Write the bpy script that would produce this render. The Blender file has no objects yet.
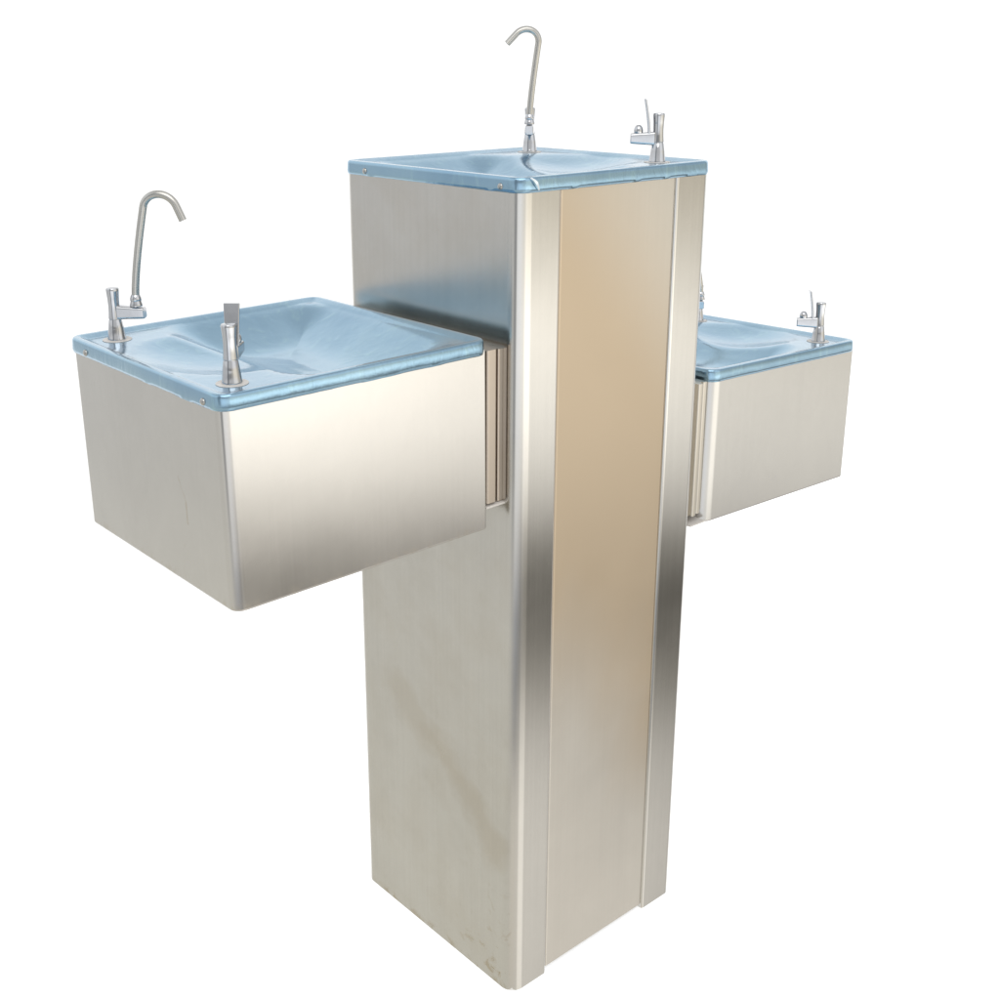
import bpy, bmesh, math, random
from mathutils import Matrix, Vector, noise
random.seed(7)
C = bpy.context.scene.collection
SC = bpy.context.scene
R = math.radians

# ------------------------------------------------------------------ node helpers
class NT:
    def __init__(s, tree):
        s.t = tree; s.n = tree.nodes; s.l = tree.links
    def node(s, typ, **kw):
        n = s.n.new(typ)
        for k, v in kw.items(): setattr(n, k, v)
        return n
    def put(s, sock, v):
        if hasattr(v, 'is_linked') or isinstance(v, bpy.types.NodeSocket): s.l.new(v, sock)
        else: sock.default_value = v
    def math(s, op, a, b=None, c=None, clamp=False):
        n = s.node('ShaderNodeMath', operation=op, use_clamp=clamp)
        s.put(n.inputs[0], a)
        if b is not None: s.put(n.inputs[1], b)
        if c is not None: s.put(n.inputs[2], c)
        return n.outputs[0]
    def sstep(s, v, lo, hi, a=0.0, b=1.0):
        n = s.node('ShaderNodeMapRange', interpolation_type='SMOOTHSTEP')
        s.put(n.inputs[0], v); n.inputs[1].default_value = lo; n.inputs[2].default_value = hi
        n.inputs[3].default_value = a; n.inputs[4].default_value = b
        return n.outputs[0]
    def mix(s, f, a, b, blend='MIX'):
        n = s.node('ShaderNodeMix', data_type='RGBA', blend_type=blend)
        s.put(n.inputs[0], f); s.put(n.inputs[6], a); s.put(n.inputs[7], b)
        return n.outputs[2]
    def ramp(s, f, stops, interp='LINEAR'):
        n = s.node('ShaderNodeValToRGB'); cr = n.color_ramp; cr.interpolation = interp
        while len(cr.elements) < len(stops): cr.elements.new(0.5)
        for e, (p, c) in zip(cr.elements, stops):
            e.position = p; e.color = (c[0], c[1], c[2], 1)
        s.put(n.inputs[0], f)
        return n.outputs[0]
    def coord(s, scale=(1,1,1), loc=(0,0,0), rot=(0,0,0), out='Object'):
        t = s.node('ShaderNodeTexCoord'); m = s.node('ShaderNodeMapping')
        m.inputs['Scale'].default_value = scale; m.inputs['Location'].default_value = loc
        m.inputs['Rotation'].default_value = rot
        s.l.new(t.outputs[out], m.inputs['Vector'])
        return m.outputs[0]
    def noise(s, vec, scale, detail=3, rough=.5, dist=0):
        n = s.node('ShaderNodeTexNoise'); s.l.new(vec, n.inputs['Vector'])
        n.inputs['Scale'].default_value = scale; n.inputs['Detail'].default_value = detail
        n.inputs['Roughness'].default_value = rough; n.inputs['Distortion'].default_value = dist
        return n.outputs['Fac']
    def bump(s, h, strength, dist, normal=None):
        n = s.node('ShaderNodeBump'); s.put(n.inputs['Height'], h)
        n.inputs['Strength'].default_value = strength; n.inputs['Distance'].default_value = dist
        if normal is not None: s.l.new(normal, n.inputs['Normal'])
        return n.outputs[0]

def new_mat(name):
    m = bpy.data.materials.new(name); m.use_nodes = True
    return m, NT(m.node_tree), m.node_tree.nodes['Principled BSDF']

def steel(name, col, rough, streak=.05, wave=.25, dirt_or_reflection=None, dcol=(.36, .27, .13), aniso=0.0, side_rough=0):
    """rolled stainless sheet: vertical grain, faint oil-canning, finger marks, optional grime or painted reflection"""
    m, k, p = new_mat(name)
    p.inputs['Metallic'].default_value = 1
    grain = k.noise(k.coord((260, 260, 3.0)), 1.0, 3, .6)
    cloud = k.noise(k.coord((1, 1, 1)), 7.0, 4, .55, .4)
    blot = k.noise(k.coord((1, 1, 1), (3.1, 1.7, .4)), 26.0, 4, .65, .8)
    f = k.math('MULTIPLY_ADD', grain, streak * 2, 1 - streak)
    f = k.math('MULTIPLY', f, k.math('MULTIPLY_ADD', cloud, .16, .92))
    f = k.math('MULTIPLY', f, k.math('MULTIPLY_ADD', blot, .06, .97))
    mulc = k.node('ShaderNodeCombineColor')
    for i in range(3): k.l.new(f, mulc.inputs[i])
    base = k.mix(1.0, (*col, 1), mulc.outputs[0], 'MULTIPLY')
    rgh = k.math('MULTIPLY_ADD', cloud, .10, rough - .05)
    rgh = k.math('ADD', rgh, k.math('MULTIPLY', grain, .02))
    if dirt_or_reflection:                                     # rust-brown film and specks, or painted panel reflection, placed in object space
        mask = dirt_or_reflection(k)
        base = k.mix(mask, base, (*dcol, 1))
        rgh = k.math('ADD', rgh, k.math('MULTIPLY', mask, .2 if dcol[0] < .4 else .05))
    if side_rough: rgh = k.math('ADD', rgh, k.math('MULTIPLY', k.sstep(obj_xyz(k)[0], .003, .0), side_rough))   # the side sheet is duller
    k.l.new(base, p.inputs['Base Color']); k.l.new(rgh, p.inputs['Roughness'])
    oil = k.noise(k.coord((1, 1, .6)), 3.2, 1, .4)
    n1 = k.bump(oil, wave, .004)
    n2 = k.bump(grain, .004, .0006, n1)
    k.l.new(n2, p.inputs['Normal'])
    if aniso:
        p.inputs['Anisotropic'].default_value = aniso
    return m

def seg_dist(k, xyz, a, b, ax=(1, 2)):
    """distance from the object-space point to a segment, in the plane of two axes"""
    px = k.math('SUBTRACT', xyz[ax[0]], a[0]); py = k.math('SUBTRACT', xyz[ax[1]], a[1])
    dx, dy = b[0]-a[0], b[1]-a[1]; L = dx*dx+dy*dy
    t = k.math('DIVIDE', k.math('ADD', k.math('MULTIPLY', px, dx), k.math('MULTIPLY', py, dy)), L, clamp=True)
    ex = k.math('SUBTRACT', px, k.math('MULTIPLY', t, dx)); ey = k.math('SUBTRACT', py, k.math('MULTIPLY', t, dy))
    return k.math('SQRT', k.math('ADD', k.math('MULTIPLY', ex, ex), k.math('MULTIPLY', ey, ey)))

def obj_xyz(k):
    t = k.node('ShaderNodeTexCoord'); s = k.node('ShaderNodeSeparateXYZ')
    k.l.new(t.outputs['Object'], s.inputs[0]); return s.outputs

def column_dirt(k):
    xyz = obj_xyz(k)
    n = k.noise(k.coord(), 40, 5, .65, .6); n2 = k.noise(k.coord(), 150, 4, .7); n3 = k.noise(k.coord(), 12, 4, .6)
    left = k.sstep(xyz[0], .004, .0)                              # only on the side sheet
    def line(a, b, w, s):
        d = k.math('ADD', seg_dist(k, xyz, a, b), k.math('MULTIPLY_ADD', n3, .09, -.045))
        return k.math('MULTIPLY', k.sstep(d, w, 0), s)
    m = line((.235, .345), (.125, .29), .034, .16)
    m = k.math('MAXIMUM', m, line((.150, .30), (.065, .245), .044, .24))
    m = k.math('MAXIMUM', m, line((.085, .26), (.03, .20), .040, .22))
    low = k.math('MULTIPLY', k.sstep(xyz[2], .20, .0), k.sstep(xyz[1], .17, .0))
    spots = k.math('MULTIPLY', k.sstep(n, .54, .70), k.math('MULTIPLY', low, .65))
    specks = k.math('MULTIPLY', k.sstep(n2, .64, .72), k.math('MULTIPLY', low, .4))
    edge = k.math('MULTIPLY', k.sstep(xyz[2], .016, .0), k.math('MULTIPLY', k.sstep(n, .45, .65), .6))
    corner = k.math('MULTIPLY', k.math('MULTIPLY', k.sstep(xyz[1], .022, .012), k.sstep(n, .5, .66)), k.math('MULTIPLY', k.sstep(xyz[2], .16, .10), .45))
    for o in (spots, specks, edge, corner): m = k.math('MAXIMUM', m, o)
    allover = k.math('MULTIPLY', k.sstep(n3, .35, .75), .10)
    m = k.math('MAXIMUM', m, allover)
    return k.math('MULTIPLY', m, left)

def basin_dirt(k):
    xyz = obj_xyz(k)                                              # origin at the hinge edge, bottom, front
    n = k.noise(k.coord(), 90, 4, .7); n3 = k.noise(k.coord(), 25, 3, .6)
    side = k.sstep(xyz[0], -.309, -.314)
    def line(a, b, w, s):
        d = k.math('ADD', seg_dist(k, xyz, a, b), k.math('MULTIPLY_ADD', n, .006, -.003))
        return k.math('MULTIPLY', k.sstep(d, w, 0), s)
    m = line((.094, .113), (.082, .090), .0030, .22)
    m = k.math('MAXIMUM', m, line((.082, .090), (.082, .068), .0034, .3))
    m = k.math('MAXIMUM', m, line((.094, .05), (.092, .042), .003, .25))
    m = k.math('MULTIPLY', m, k.sstep(n3, .3, .55))
    m = k.math('MULTIPLY', m, side)
    low = k.math('MULTIPLY', k.sstep(xyz[2], .014, .0), k.math('MULTIPLY', k.sstep(n, .46, .66), .22))
    return k.math('MAXIMUM', m, low)

M = {}
M['shell'] = steel('brushed_steel_column', (.60, .585, .555), .115, .04, .22, column_dirt, side_rough=.10)
def panel_tint(k):  # tan reflection painted into the panel's base colour, fading lower down
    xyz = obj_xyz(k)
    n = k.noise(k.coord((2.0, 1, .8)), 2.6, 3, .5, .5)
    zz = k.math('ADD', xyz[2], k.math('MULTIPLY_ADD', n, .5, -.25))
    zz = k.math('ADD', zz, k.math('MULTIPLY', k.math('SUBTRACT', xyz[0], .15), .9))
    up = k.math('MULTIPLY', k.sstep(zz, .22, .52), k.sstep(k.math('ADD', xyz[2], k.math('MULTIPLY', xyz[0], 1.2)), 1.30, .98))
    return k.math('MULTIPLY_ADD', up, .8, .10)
M['panel'] = steel('tan_reflection_steel_panel', (.67, .65, .61), .32, .03, .3, panel_tint, (.575, .465, .335))
M['basin'] = steel('satin_steel_basin', (.61, .592, .565), .145, .02, .18, basin_dirt)
M['basin_r'] = steel('satin_steel_right_basin', (.575, .565, .545), .22, .025, .18)
M['bracket'] = steel('folded_steel_bracket', (.66, .62, .55), .3, .04, .1)
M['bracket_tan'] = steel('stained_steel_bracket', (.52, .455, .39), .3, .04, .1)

def film_mat():
    m, k, p = new_mat('blue_protective_film')
    big = k.noise(k.coord(), 9, 3, .5, .6); mid = k.noise(k.coord((1, 1, .35)), 46, 4, .6, 1.2); fine = k.noise(k.coord(), 190, 3, .6, .5)
    c = k.ramp(big, [(.3, (.26, .42, .56)), (.55, (.31, .48, .615)), (.75, (.35, .52, .635))])
    c = k.mix(k.math('MULTIPLY', k.sstep(mid, .54, .72), .35), c, (.40, .60, .66, 1))
    p.inputs['Metallic'].default_value = .9
    k.l.new(c, p.inputs['Base Color'])
    k.l.new(k.math('MULTIPLY_ADD', big, .12, .11), p.inputs['Roughness'])
    p.inputs['Coat Weight'].default_value = .3; p.inputs['Coat Roughness'].default_value = .08
    n1 = k.bump(mid, .16, .0025); n2 = k.bump(fine, .10, .0006, n1); n0 = k.bump(big, .3, .006, n2)
    k.l.new(n0, p.inputs['Normal'])
    return m
M['film'] = film_mat()

def simple(name, col, metal, rough, bump=0, scale=80):
    m, k, p = new_mat(name)
    n = k.noise(k.coord(), scale, 4, .6)
    c = k.mix(n, (col[0]*.9, col[1]*.9, col[2]*.9, 1), (col[0]*1.08, col[1]*1.08, col[2]*1.08, 1))
    k.l.new(c, p.inputs['Base Color'])
    p.inputs['Metallic'].default_value = metal
    k.l.new(k.math('MULTIPLY_ADD', n, .08, max(rough-.04, .02)), p.inputs['Roughness'])
    if bump: k.l.new(k.bump(n, bump, .0004), p.inputs['Normal'])
    return m
M['chrome'] = simple('polished_chrome', (.58, .59, .61), 1, .07, .05, 120)
M['tube'] = simple('spun_steel_tube', (.54, .53, .50), 1, .27, .03, 60)
M['lever'] = simple('satin_chrome_lever', (.56, .57, .59), 1, .24, .05, 120)
M['screw'] = simple('screw_steel', (.45, .44, .42), 1, .08, .1, 300)
M['washer'] = simple('pale_steel_washer', (.66, .63, .595), 0, .45, .05, 200)
M['clear'] = simple('loose_film_edge', (.80, .88, .93), .3, .25, .1, 90)
M['dark'] = simple('dark_hole', (.05, .047, .04), .2, .6)
M['floor'] = simple('white_glowing_floor', (.90, .90, .895), 0, .85, 0, 3)
M['floor'].node_tree.nodes['Principled BSDF'].inputs['Specular IOR Level'].default_value = .0
_p = M['floor'].node_tree.nodes['Principled BSDF']      # glow added to the floor to wash out contact shadows
_p.inputs['Emission Color'].default_value = (1, 1, 1, 1); _p.inputs['Emission Strength'].default_value = .62

# ------------------------------------------------------------------ mesh helpers
FLATS = {'column', 'front_panel', 'basin', 'mounting_bracket', 'edge_fold', 'lever', 'arm'}
def link(name, bm, mat, parent=None, mtx=None, sharp=32, smooth=True):
    bmesh.ops.recalc_face_normals(bm, faces=bm.faces)
    me = bpy.data.meshes.new(name); bm.to_mesh(me); bm.free()
    me.materials.append(mat)
    if smooth:
        me.polygons.foreach_set('use_smooth', [True]*len(me.polygons))
        me.set_sharp_from_angle(angle=R(sharp))
    o = bpy.data.objects.new(name, me); C.objects.link(o)
    if parent is not None: o.parent = parent
    if mtx is not None: o.matrix_basis = mtx
    if name in FLATS:                     # flat sheet faces stay flat, only the bends shade round
        wn = o.modifiers.new('weighted', 'WEIGHTED_NORMAL'); wn.keep_sharp = True; wn.weight = 90
    return o

def arc(cx, cy, r, a0, a1, n):
    return [(cx + r*math.cos(R(a0+(a1-a0)*i/n)), cy + r*math.sin(R(a0+(a1-a0)*i/n))) for i in range(n+1)]

def rrect(x0, x1, y0, y1, rr, n=10):
    """rounded rectangle, rr = radii at (x0,y0), (x1,y0), (x1,y1), (x0,y1)"""
    if not isinstance(rr, (tuple, list)): rr = (rr,)*4
    a, b, c, d = rr
    return (arc(x0+a, y0+a, a, 180, 270, n) + arc(x1-b, y0+b, b, 270, 360, n)
            + arc(x1-c, y1-c, c, 0, 90, n) + arc(x0+d, y1-d, d, 90, 180, n))

def fillet(path, radii, n=5):
    """round the inner vertices of an open 2-D path"""
    out = [path[0]]
    for i in range(1, len(path)-1):
        p0, p, p1 = Vector(path[i-1]), Vector(path[i]), Vector(path[i+1])
        r = radii[i-1]
        u, v = (p0-p).normalized(), (p1-p).normalized()
        ang = u.angle(v); t = r/math.tan(ang/2)
        c = p + (u+v).normalized()*(r/math.sin(ang/2))
        s, e = p+u*t-c, p+v*t-c
        tot = s.angle_signed(e)
        for j in range(n+1):
            out.append(tuple(c + Matrix.Rotation(-tot*j/n, 2) @ s))
    out.append(path[-1]); return out

def offset(path, t):
    out = []
    for i, p in enumerate(path):
        a = Vector(path[max(i-1, 0)]); b = Vector(path[min(i+1, len(path)-1)])
        d = (b-a).normalized(); out.append((p[0]-d.y*t, p[1]+d.x*t))
    return out

def sheet(bm, path, z0, z1, t, rows=1):
    """folded sheet metal: an open plan path swept upward, with thickness"""
    inn = offset(path, t); n = len(path)
    zs = [z0+(z1-z0)*i/rows for i in range(rows+1)]
    A = [[bm.verts.new((x, y, z)) for x, y in path] for z in zs]
    B = [[bm.verts.new((x, y, z)) for x, y in inn] for z in zs]
    for r in range(rows):
        for i in range(n-1):
            bm.faces.new((A[r][i], A[r][i+1], A[r+1][i+1], A[r+1][i]))
            bm.faces.new((B[r][i+1], B[r][i], B[r+1][i], B[r+1][i+1]))
        for i in (0, n-1): bm.faces.new((A[r][i], A[r+1][i], B[r+1][i], B[r][i]))
    for r in (0, rows):
        for i in range(n-1): bm.faces.new((A[r][i], B[r][i], B[r][i+1], A[r][i+1]))

def loft(bm, rings, cap0=True, cap1=True):
    V = [[bm.verts.new(p) for p in ring] for ring in rings]
    n = len(V[0])
    for a, b in zip(V, V[1:]):
        for i in range(n):
            bm.faces.new((a[i], a[(i+1) % n], b[(i+1) % n], b[i]))
    if cap0: bm.faces.new(list(reversed(V[0])))
    if cap1: bm.faces.new(V[-1])
    return V

def lathe(bm, prof, loc=(0, 0, 0), n=28, mtx=None):
    rings = []
    for r, z in prof:
        ring = []
        for i in range(n):
            a = 2*math.pi*i/n
            v = Vector((r*math.cos(a), r*math.sin(a), z))
            if mtx: v = mtx @ v
            ring.append(v + Vector(loc))
        rings.append(ring)
    loft(bm, rings)

def tube(bm, pts, rad, n=18, cap=True, hollow=False):
    rings = []; prev = None
    for i, p in enumerate(pts):
        p = Vector(p); d = (Vector(pts[min(i+1, len(pts)-1)]) - Vector(pts[max(i-1, 0)])).normalized()
        if prev is None: prev = d.orthogonal().normalized()
        prev = (prev - d*prev.dot(d)).normalized(); b = d.cross(prev)
        rr = rad[i] if isinstance(rad, list) else rad
        rings.append([p + (prev*math.cos(2*math.pi*j/n) + b*math.sin(2*math.pi*j/n))*rr for j in range(n)])
    if hollow:                                           # a short bore at the open mouth
        p = Vector(pts[-1]); d = (p - Vector(pts[-2])).normalized()
        last = rings[-1]
        rings.append([p + (v-p)*.74 for v in last])
        rings.append([p + (v-p)*.70 - d*.007 for v in last])
    loft(bm, rings)

def box(bm, x0, x1, y0, y1, z0, z1, bev=.0, seg=2):
    r = bmesh.ops.create_cube(bm, size=1)
    bmesh.ops.scale(bm, vec=(x1-x0, y1-y0, z1-z0), verts=r['verts'])
    bmesh.ops.translate(bm, vec=((x0+x1)/2, (y0+y1)/2, (z0+z1)/2), verts=r['verts'])
    if bev:
        es = list({e for v in r['verts'] for e in v.link_edges})
        bmesh.ops.bevel(bm, geom=es, offset=bev, segments=seg, affect='EDGES', profile=.5)

def T(x, y, z): return Matrix.Translation((x, y, z))

# ------------------------------------------------------------------ dimensions (metres)
W, D, H = .3055, .3039, 1.0
OH, RIM = .003, .0152
LB = dict(x0=-.3460, x1=-.0300, y0=.0150, y1=.3328, z0=.6365, z1=.8354, tilt=-.0081, nod=R(.0))
RB = dict(x0=.3356, x1=.6585, y0=.0029, y1=.3062, z0=.5501, z1=.7393, tilt=.0321, nod=R(-1.2))

root = bpy.data.objects.new('drinking_fountain', None); C.objects.link(root)
root['label'] = 'stainless steel drinking fountain with a tall column and three blue film-covered sinks'
root['category'] = 'drinking fountain'

# ------------------------------------------------------------------ column
SL, SR = .0580, .2465           # inner edges of the two front strips
bm = bmesh.new()
path = fillet([(SL, .016), (SL, 0), (0, 0), (0, D), (W, D), (W, 0), (SR, 0), (SR, .016)],
              [.0026, .0170, .0135, .0135, .0120, .0026], 10)
sheet(bm, path, .0006, H+.004, -.0014 if False else .0014, 8)
column = link('column', bm, M['shell'], root)

bm = bmesh.new()
pp = fillet([(SL+.0022, .020), (SL+.0022, .0010), (SR-.0012, .0010), (SR-.0012, .020)], [.0030, .0026], 6)
sheet(bm, list(reversed(pp)), .0075, H+.003, -.0012, 6)
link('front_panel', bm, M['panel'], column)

for y, z in ((.0177, .6472), (.0516, .503)):       # two small blind rivets on the side sheet
    bm = bmesh.new()
    lathe(bm, [(.0016, 0), (.0014, .0006), (.0006, .0010)], n=14, mtx=T(-.0002, y, z) @ Matrix.Rotation(R(-90), 4, 'Y'))
    link('rivet', bm, M['dark'], column)

# ------------------------------------------------------------------ basins
def basin(dim, radii, mat, seed):
    px, py, pz = dim['pivot'], dim['y0'], dim['z0']
    mtx = T(px, py, pz) @ Matrix.Rotation(dim['tilt'], 4, 'Y') @ Matrix.Rotation(dim['nod'], 4, 'X')
    X0, X1, Y1, Z1 = dim['x0']-px, dim['x1']-px, dim['y1']-py, dim['z1']-pz
    bm = bmesh.new()
    rings = []
    for inset, z in ((.0060, .0012), (.0022, .0), (.0008, .0008), (0, .0028), (0, Z1*.33), (0, Z1*.66), (0, Z1+.004), (.0012, Z1+.004), (.0012, .004)):
        rings.append([(x, y, z) for x, y in rrect(X0+inset, X1-inset, inset, Y1-inset, [max(r-inset, .0006) for r in radii], 8)])
    loft(bm, rings)
    o = link('basin', bm, mat, root, mtx, 40)
    return o, mtx, (X0, X1, Y1, Z1)
LB['pivot'], RB['pivot'] = LB['x1'], RB['x0']
lbasin, lm, ld = basin(LB, (.0130, .0030, .0030, .0110), M['basin'], 1)
rbasin, rm, rd = basin(RB, (.0180, .0050, .0050, .0150), M['basin_r'], 2)
lbasin['label'] = 'higher basin box on the left arm'
rbasin['label'] = 'lower basin box on the right arm'

bm = bmesh.new()                                   # a folded lip down the inner front edge of the left basin
box(bm, .0004, .0022, .004, .05, .003, ld[3]-.001, .0006)
link('edge_fold', bm, M['bracket'], lbasin)

# mounting brackets between the column and the basins: two folded channels with a slot between
def channel(bm, x0, x1, y0, y1, z0, z1, r=.0018):
    path = rrect(x0, x1, y0, y1, r, 5)
    loft(bm, [[(x, y, z) for x, y in path] for z in (z0, z0+(z1-z0)*.5, z1)])
bm = bmesh.new()
channel(bm, -.0272, -.0125, .0185, .31, .664, .8365, .003)
channel(bm, -.0088, -.0004, .0215, .31, .662, .8350, .002)
channel(bm, -.0125, -.0088, .0275, .31, .664, .8350, .0005)
lbr = link('mounting_bracket', bm, M['bracket_tan'], root)
bm = bmesh.new(); box(bm, -.0290, -.0004, .0170, .31, .6590, .6612, .0004)
link('ledge', bm, M['washer'], lbr)
bm = bmesh.new()
channel(bm, W+.0006, W+.0070, .0085, .285, .566, .742, .0005)
channel(bm, W+.0070, W+.0150, .0030, .285, .566, .742, .0022)
channel(bm, W+.0150, W+.0190, .0090, .285, .566, .742, .0005)
channel(bm, W+.0190, W+.0268, .0060, .285, .566, .742, .0022)
rbr = link('mounting_bracket', bm, M['bracket'], root)
bm = bmesh.new(); box(bm, W+.0004, W+.0299, -.001, .285, .5545, .5566, .0004)
link('ledge', bm, M['washer'], rbr)

# ------------------------------------------------------------------ sink tops
def sstep(x): x = min(max(x, 0), 1); return x*x*(3-2*x)
def smax(a, b, k):
    h = max(k-abs(a-b), 0)/k; return max(a, b)+h*h*k*.25

def sink_top(lu, lv, mtx, label, seed, flap=None):
    """pressed sheet under blue film: raised lip, tap ledge with two corner pads, dished bowl. +u is the tap edge"""
    a, b = lu/2, lv/2
    def height(u, v):
        # main bowl: broad curved walls running straight down from the lip on three sides
        cu, hu, hv, r = -.040, a-.050, b-.010, .055
        qx, qy = abs(u-cu)-(hu-r), abs(v)-(hv-r)
        d = math.hypot(max(qx, 0), max(qy, 0)) + min(max(qx, qy), 0) - r
        t = min(max(-d/.088, 0), 1)
        deep = .033*math.sin(t*math.pi/2)**1.15 + .004*min(max(-d-.05, 0)/.06, 1)
        # shallow round scoop between the two taps, spilling into the bowl
        e = math.hypot(u-(a-.088), v*.82)/.079
        scoop = .0175*max(1-e*e, 0)**1.05
        return -.0035*sstep(((a-.008)-abs(u))/.006)*sstep(((b-.008)-abs(v))/.006) - max(smax(deep, scoop, .007) - .00175, 0)
    NC = 14
    def ring(inset, z, wob=0):
        pts = rrect(-a+inset, a-inset, -b+inset, b-inset, max(.017-inset, .005), NC)
        # resample the straight sides too
        out = []
        for i, p in enumerate(pts):
            q = pts[(i+1) % len(pts)]
            L = math.hypot(q[0]-p[0], q[1]-p[1]); m = 28 if L > .05 else 1
            for j in range(m): out.append((p[0]+(q[0]-p[0])*j/m, p[1]+(q[1]-p[1])*j/m))
        res = []
        for x, y in out:
            zz = z
            if wob:
                nn = noise.noise(Vector((x*34+seed, y*34, seed))) + .5*noise.noise(Vector((x*110+seed, y*110, 3)))
                zz = z - wob*max(nn, -.25)
            res.append((x, y, zz))
        return res
    rings = [ring(.0020, -RIM-.001), ring(.0004, -RIM-.0004, .0010), ring(-.0006, -RIM+.003, .0006), ring(0, -.0042)]
    for k in range(1, 7):
        t = R(15*k); rings.append(ring(.0027*(1-math.cos(t)), -.0042+.0042*math.sin(t)))
    rings.append(ring(.0056, 0))
    base = ring(.0080, 0)
    K = 46
    for i in range(K):
        s = 1 - (i/(K-1))**.9*.985
        rings.append([(x*s, y*s, height(x*s, y*s)) for x, y, _ in base])
    bm = bmesh.new(); loft(bm, rings, cap0=False)
    o = link('sink_top', bm, M['film'], root, mtx, 60)
    o['label'] = label
    return o

def screws(parent, lu, lv, side):
    for s in (-1, 1):
        bm = bmesh.new()
        y = s*(lv/2-.0285 - (.018 if s*side < 0 else 0)); x = side*(lu/2+.0002)
        m = T(x, y, -.0102) @ Matrix.Rotation(R(90*side), 4, 'Y')
        lathe(bm, [(.0036, 0), (.0036, .0005), (.0031, .0014), (.0022, .0021), (.0009, .0024)], n=18, mtx=m)
        box_m = m @ Matrix.Rotation(R(37*s), 4, 'Z')
        link('screw', bm, M['screw'], parent)

def top_matrix(mtx, d, rot):
    X0, X1, Y1, Z1 = d
    return mtx @ T((X0+X1)/2, Y1/2, Z1+RIM) @ Matrix.Rotation(rot, 4, 'Z')

ctop_m = T(W/2, D/2, H+RIM)
ctop = sink_top(W+2*OH, D+2*OH, ctop_m, 'blue film-covered sink top on the tall column', 1.3)
ltop_m = top_matrix(lm, ld, math.pi)
llu, llv = ld[1]-ld[0]+2*OH, ld[2]+2*OH
ltop = sink_top(llu, llv, ltop_m, 'blue film-covered sink top on the left basin', 5.1)
rtop_m = top_matrix(rm, rd, 0)
rlu, rlv = rd[1]-rd[0]+2*OH, rd[2]+2*OH
rtop = sink_top(rlu, rlv, rtop_m, 'blue film-covered sink top on the right basin', 8.7)
screws(ctop, W+2*OH, D+2*OH, -1)
screws(ltop, llu, llv, 1)

# torn bits of film at the rim corners
def flap(parent, pts, width_dir, w0, name='film_flap', mat='clear'):
    bm = bmesh.new(); n = len(pts); A = []; B = []
    for i, p in enumerate(pts):
        t = i/(n-1); w = w0*(1-.55*abs(2*t-1))
        A.append(bm.verts.new(Vector(p))); B.append(bm.verts.new(Vector(p)+Vector(width_dir)*w))
    for i in range(n-1): bm.faces.new((A[i], A[i+1], B[i+1], B[i]))
    link(name, bm, M[mat], parent)
cx, cy = -(W/2+OH), -(D/2+OH)
flap(ctop, [(cx+.014+.011*t, cy-.0006-.0026*math.sin(t*2.6), -.0010-.0130*t**1.3) for t in [i/10 for i in range(11)]], (.75, -.25, .55), .0030)

# ------------------------------------------------------------------ taps
def tap_body(bm):
    lathe(bm, [(.0090, 0), (.0098, .0006), (.0098, .0020), (.0094, .0030), (.0083, .0130), (.0070, .0215), (.0066, .0222), (.0066, .0230),
               (.0070, .0236), (.0064, .0300), (.0061, .0370), (.0064, .0450), (.0070, .0530), (.0070, .0548), (.0064, .0560), (.0048, .0565), (.0018, .0568)], n=32)

def arm(bm, length, z0, z1, w0, w1, drop):
    """tapered side arm along +u"""
    rings = []
    for t, sc in ((0, 1), (.25, .98), (.5, .96), (.8, .94), (.97, .92), (1, .80)):
        u = .0045 + (length-.0045)*t
        hw = (w0+(w1-w0)*t)/2*sc; zc0 = z0+drop*t; zc1 = z1-.0016*t
        mid = (zc0+zc1)/2; hz = (zc1-zc0)/2*sc
        rings.append([(u, y, z) for y, z in [(mx, mid+mz) for mx, mz in rrect(-hw, hw, -hz, hz, min(hw, hz)*.5, 4)]])
    loft(bm, rings)

def washer(parent):
    bm = bmesh.new()
    lathe(bm, [(.0155, 0.0001), (.0155, .0004), (.0153, .0006), (.0095, .0007)], n=40)
    link('washer', bm, M['washer'], parent)

def gooseneck_tap(mtx, swivel, lean, arc_deg, straight, label=None, rad=.0042, rarc=.0205):
    """tap with a tall hooked spout; +u is the arm direction, the spout swivels about its own nut"""
    bm = bmesh.new(); tap_body(bm)
    o = link('gooseneck_tap', bm, M['chrome'], root, mtx)
    bm = bmesh.new(); arm(bm, .0335, .0225, .0375, .0125, .0115, .0005)
    link('arm', bm, M['chrome'], o)
    washer(o)
    bm = bmesh.new(); nu = .0245
    lathe(bm, [(.0068, .0368), (.0069, .0385), (.0062, .0405), (.0058, .0425), (.0062, .0435), (.0060, .0455), (.0052, .0478), (.0046, .0490)], loc=(nu, 0, 0), n=24)
    link('collar_nut', bm, M['chrome'], o)
    # spout in the plane of the swivel direction
    pts = []
    for i in range(9):
        t = i/8; pts.append((lean*t**1.3, .047+straight*t))
    th0 = math.atan2(lean*1.3/straight, 1)
    x0, z0 = pts[-1]
    nrm = Vector((math.cos(th0), -math.sin(th0)))
    c = Vector((x0, z0)) + nrm*rarc
    for i in range(1, 25):
        a = R(arc_deg)*i/24
        v = -nrm; ca, sa = math.cos(-a), math.sin(-a)
        pts.append((c.x + (v.x*ca - v.y*sa)*rarc*(1+.12*i/24), c.y + (v.x*sa + v.y*ca)*rarc))
    e, f = Vector(pts[-1]), Vector(pts[-2]); dd = (e-f).normalized()
    for i in range(1, 5): pts.append(tuple(e+dd*.0038*i))
    cs, sn = math.cos(swivel), math.sin(swivel)
    bm = bmesh.new(); tube(bm, [(nu+x*cs, x*sn, z) for x, z in pts], rad, 20, hollow=True)
    link('spout', bm, M['tube'], o, None, 50)
    return o

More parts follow.
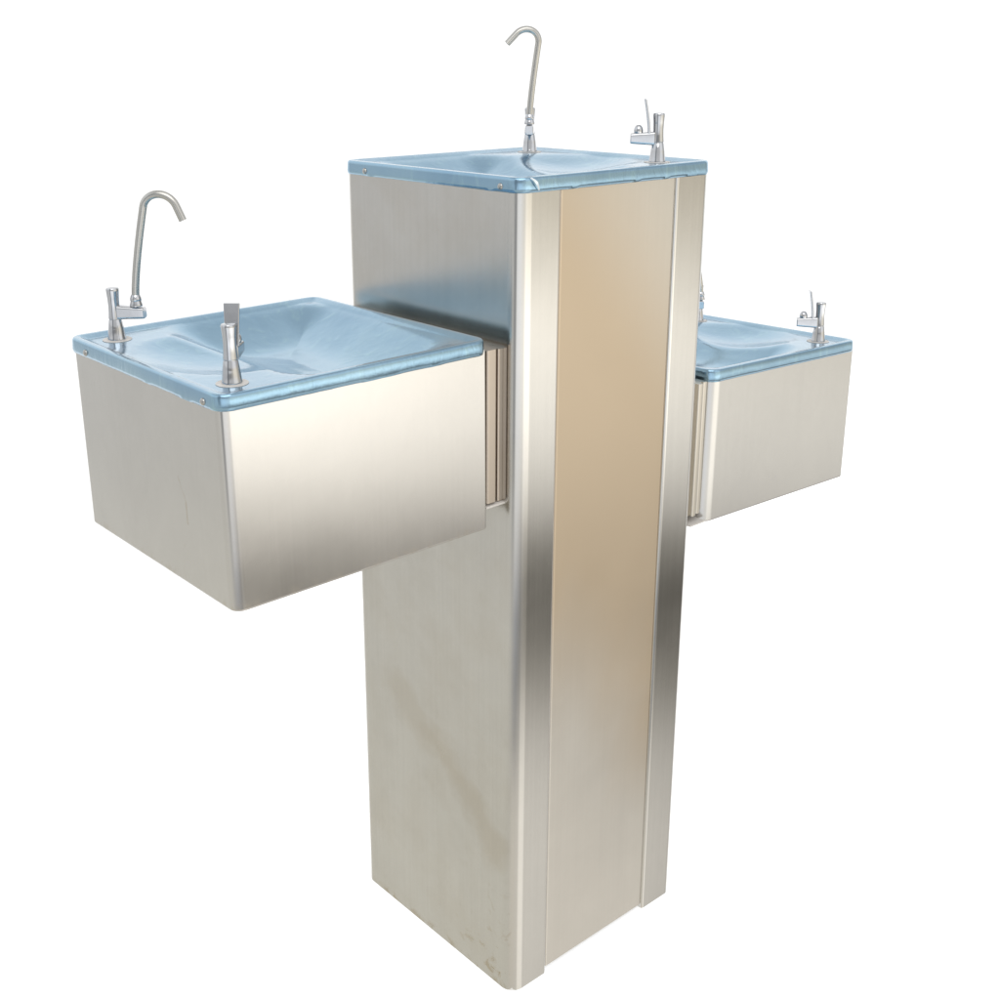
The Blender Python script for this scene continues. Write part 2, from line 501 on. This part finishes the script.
def bubbler_tap(mtx):
    """push tap with a paddle lever and a small dome nozzle on its side arm"""
    bm = bmesh.new(); tap_body(bm)
    o = link('bubbler_tap', bm, M['chrome'], root, mtx)
    bm = bmesh.new(); arm(bm, .0325, .0195, .0355, .0130, .0120, .0015)
    link('arm', bm, M['chrome'], o)
    washer(o)
    bm = bmesh.new()
    lathe(bm, [(.0052, .0335), (.0056, .0365), (.0050, .0395), (.0036, .0418), (.0020, .0428), (.0016, .0420)], loc=(.0232, 0, 0), n=24)
    link('nozzle', bm, M['chrome'], o)
    bm = bmesh.new(); rings = []
    for i in range(9):
        t = i/8; u = .0108+.0058*t**1.4; z = .0335+.0385*t; hw = .0062+.0014*t; th = .0017-.0004*t
        rings.append([(u+dx, y, z) for dx, y in rrect(-th, th, -hw, hw, .0008, 3)])
    loft(bm, rings)
    link('lever', bm, M['lever'], o)
    return o

PAD = .0395
def on_top(m, lu, lv, sv, ang, pv=PAD):        # the pad in the corner of the tap edge; arm turned towards the bowl
    return m @ T(lu/2-PAD, sv*(lv/2-pv), -.0035) @ Matrix.Rotation(ang, 4, 'Z')
# left basin (its +u points to world -x, +v to world -y)
gooseneck_tap(on_top(ltop_m, llu, llv, -1, R(135)), R(0), .0170, 152, .0935, rarc=.0172)
bubbler_tap(on_top(ltop_m, llu, llv, 1, R(-135), .044))
# column
gooseneck_tap(on_top(ctop_m, W+2*OH, D+2*OH, 1, R(-135)), R(-82), -.0100, 152, .0875, rarc=.0152)
bubbler_tap(on_top(ctop_m, W+2*OH, D+2*OH, -1, R(135), .053))
# right basin
gooseneck_tap(on_top(rtop_m, rlu, rlv, 1, R(-135), .053), R(-70), .0200, 150, .0870)
bubbler_tap(on_top(rtop_m, rlu, rlv, -1, R(135)))

# ------------------------------------------------------------------ floor sheet
bm = bmesh.new()
vs = [bm.verts.new(p) for p in ((.0004, .0004, 0), (.42, .0004, 0), (3.5, 1.2, 0), (3.5, 3.5, 0), (1.2, 3.5, 0), (.0004, .42, 0))]
bm.faces.new(vs)
floor = link('floor', bm, M['floor'], None, None, 30, False)
floor['kind'] = 'structure'

# ------------------------------------------------------------------ world: a bright room as the steel sees it
w = bpy.data.worlds.new('World'); SC.world = w; w.use_nodes = True
k = NT(w.node_tree); bg = w.node_tree.nodes['Background']
tc = k.node('ShaderNodeTexCoord'); sp = k.node('ShaderNodeSeparateXYZ'); k.l.new(tc.outputs['Generated'], sp.inputs[0])
x, y, z = sp.outputs
hl = k.math('MAXIMUM', k.math('SQRT', k.math('ADD', k.math('MULTIPLY', x, x), k.math('MULTIPLY', y, y))), 1e-4)
el = k.math('MULTIPLY_ADD', k.math('ARCSINE', z), 1/math.pi, .5)
def toward(az):
    return k.math('DIVIDE', k.math('ADD', k.math('MULTIPLY', x, math.cos(R(az))), k.math('MULTIPLY', y, math.sin(R(az)))), hl)
def sector(az, full, zero): return k.sstep(toward(az), math.cos(R(zero)), math.cos(R(full)))
S = 3.0
def elramp(stops):
    return k.ramp(el, [((e+90)/180, tuple(c/S for c in (v if isinstance(v, tuple) else (v, v, v)))) for e, v in stops])
back = elramp([(-90, .6), (-45, (.80, .76, .68)), (-35, (.90, .86, .78)), (-31, .42), (-26, (.34, .36, .40)), (-22, (1.0, 1.0, 1.0)), (-14, (1.34, 1.37, 1.42)), (-3, (1.15, 1.18, 1.22)), (1, .8), (3, .30), (7, .30), (10, .66), (24, .70), (29, 1.05), (42, 1.0), (50, .5), (65, .58), (90, .7)])
front = elramp([(-90, .6), (-46, (.86, .83, .775)), (-35, (.92, .89, .835)), (-31.5, (.76, .735, .685)), (-29.2, (.46, .44, .40)), (-27.2, (.24, .228, .205)), (-24, (.17, .162, .145)), (-22.6, (.32, .305, .275)), (-21.3, (.64, .62, .58)), (-19.8, (.98, .95, .89)), (-17, (1.36, 1.325, 1.25)), (-12.5, (1.60, 1.545, 1.43)), (-6, (.86, .80, .68)), (3, (.84, .78, .66)), (12, .8), (40, .8), (90, .7)])
left = elramp([(-90, .6), (-45, (.79, .77, .68)), (-25, (.75, .74, .685)), (-14, (.69, .695, .685)), (-8, (.71, .715, .715)), (3, (.68, .69, .70)), (8, .9), (30, (1.0, 1.05, 1.1)), (60, .7), (90, .6)])
white = elramp([(-90, 1.15), (5, 1.15), (16, 1.15), (28, 1.15), (42, .95), (60, .74), (90, .7)])
c = k.mix(sector(-48, 14, 95), back, front)
c = k.mix(sector(135, 14, 95), c, left)
dim = k.math('MULTIPLY', k.sstep(toward(-20), math.cos(R(24)), math.cos(R(9)), 1.0, .74),      # the room falls off towards the right
             k.sstep(toward(-75), math.cos(R(29)), math.cos(R(15)), 1.0, 1.40))
dc = k.node('ShaderNodeCombineColor')
for i in range(3): k.l.new(dim, dc.inputs[i])
c = k.mix(1.0, c, dc.outputs[0], 'MULTIPLY')
for az, a0, a1, amt in ((-162, 3, 13, .72), (-14, 3, 9, .6)):          # dark streaks added to the world to draw lines in the chrome
    c = k.mix(k.math('MULTIPLY', k.math('MULTIPLY', sector(az, a0, a1), amt), k.sstep(z, -.42, -.30)), c, (.05, .055, .06, 1))
c = k.mix(sector(46, 52, 66), c, white)
k.l.new(c, bg.inputs['Color']); bg.inputs['Strength'].default_value = S

def area(name, loc, target, size, power, col=(1, 1, 1)):
    l = bpy.data.lights.new(name, 'AREA'); l.shape = 'DISK'; l.size = size; l.energy = power; l.color = col
    o = bpy.data.objects.new(name, l); C.objects.link(o); o.location = loc
    o.rotation_euler = (Vector(target)-Vector(loc)).to_track_quat('-Z', 'Y').to_euler()
area('added_fill_lamp', (-1.1, -1.2, 3.0), (.1, .1, 0), 2.6, 25, (1, .985, .96))  # added fill from above, out of view, to brighten the floor

# ------------------------------------------------------------------ camera
cam = bpy.data.cameras.new('camera'); co = bpy.data.objects.new('camera', cam); C.objects.link(co)
yaw, pit, rol, f = .8676019, .3083192, -.0057735, 1206.919
fw = Vector((math.cos(yaw)*math.cos(pit), math.sin(yaw)*math.cos(pit), -math.sin(pit)))
r0 = Vector((math.sin(yaw), -math.cos(yaw), 0)); u0 = r0.cross(fw)
rr = r0*math.cos(rol)+u0*math.sin(rol); uu = -r0*math.sin(rol)+u0*math.cos(rol)
mw = Matrix((rr, uu, -fw)).transposed().to_4x4(); mw.translation = (-.853523, -.9047656, 1.1361713)
co.matrix_world = mw
cam.sensor_width = 36; cam.lens = f/1000*36
cam.shift_x = 43.889/1000; cam.shift_y = -62.948/1000
cam.clip_start = .02; cam.clip_end = 100
SC.camera = co
SC.view_settings.view_transform = 'Standard'; SC.view_settings.look = 'None'; SC.view_settings.exposure = 0
SC.cycles.use_denoising = True
SC.cycles.max_bounces = 10; SC.cycles.glossy_bounces = 8
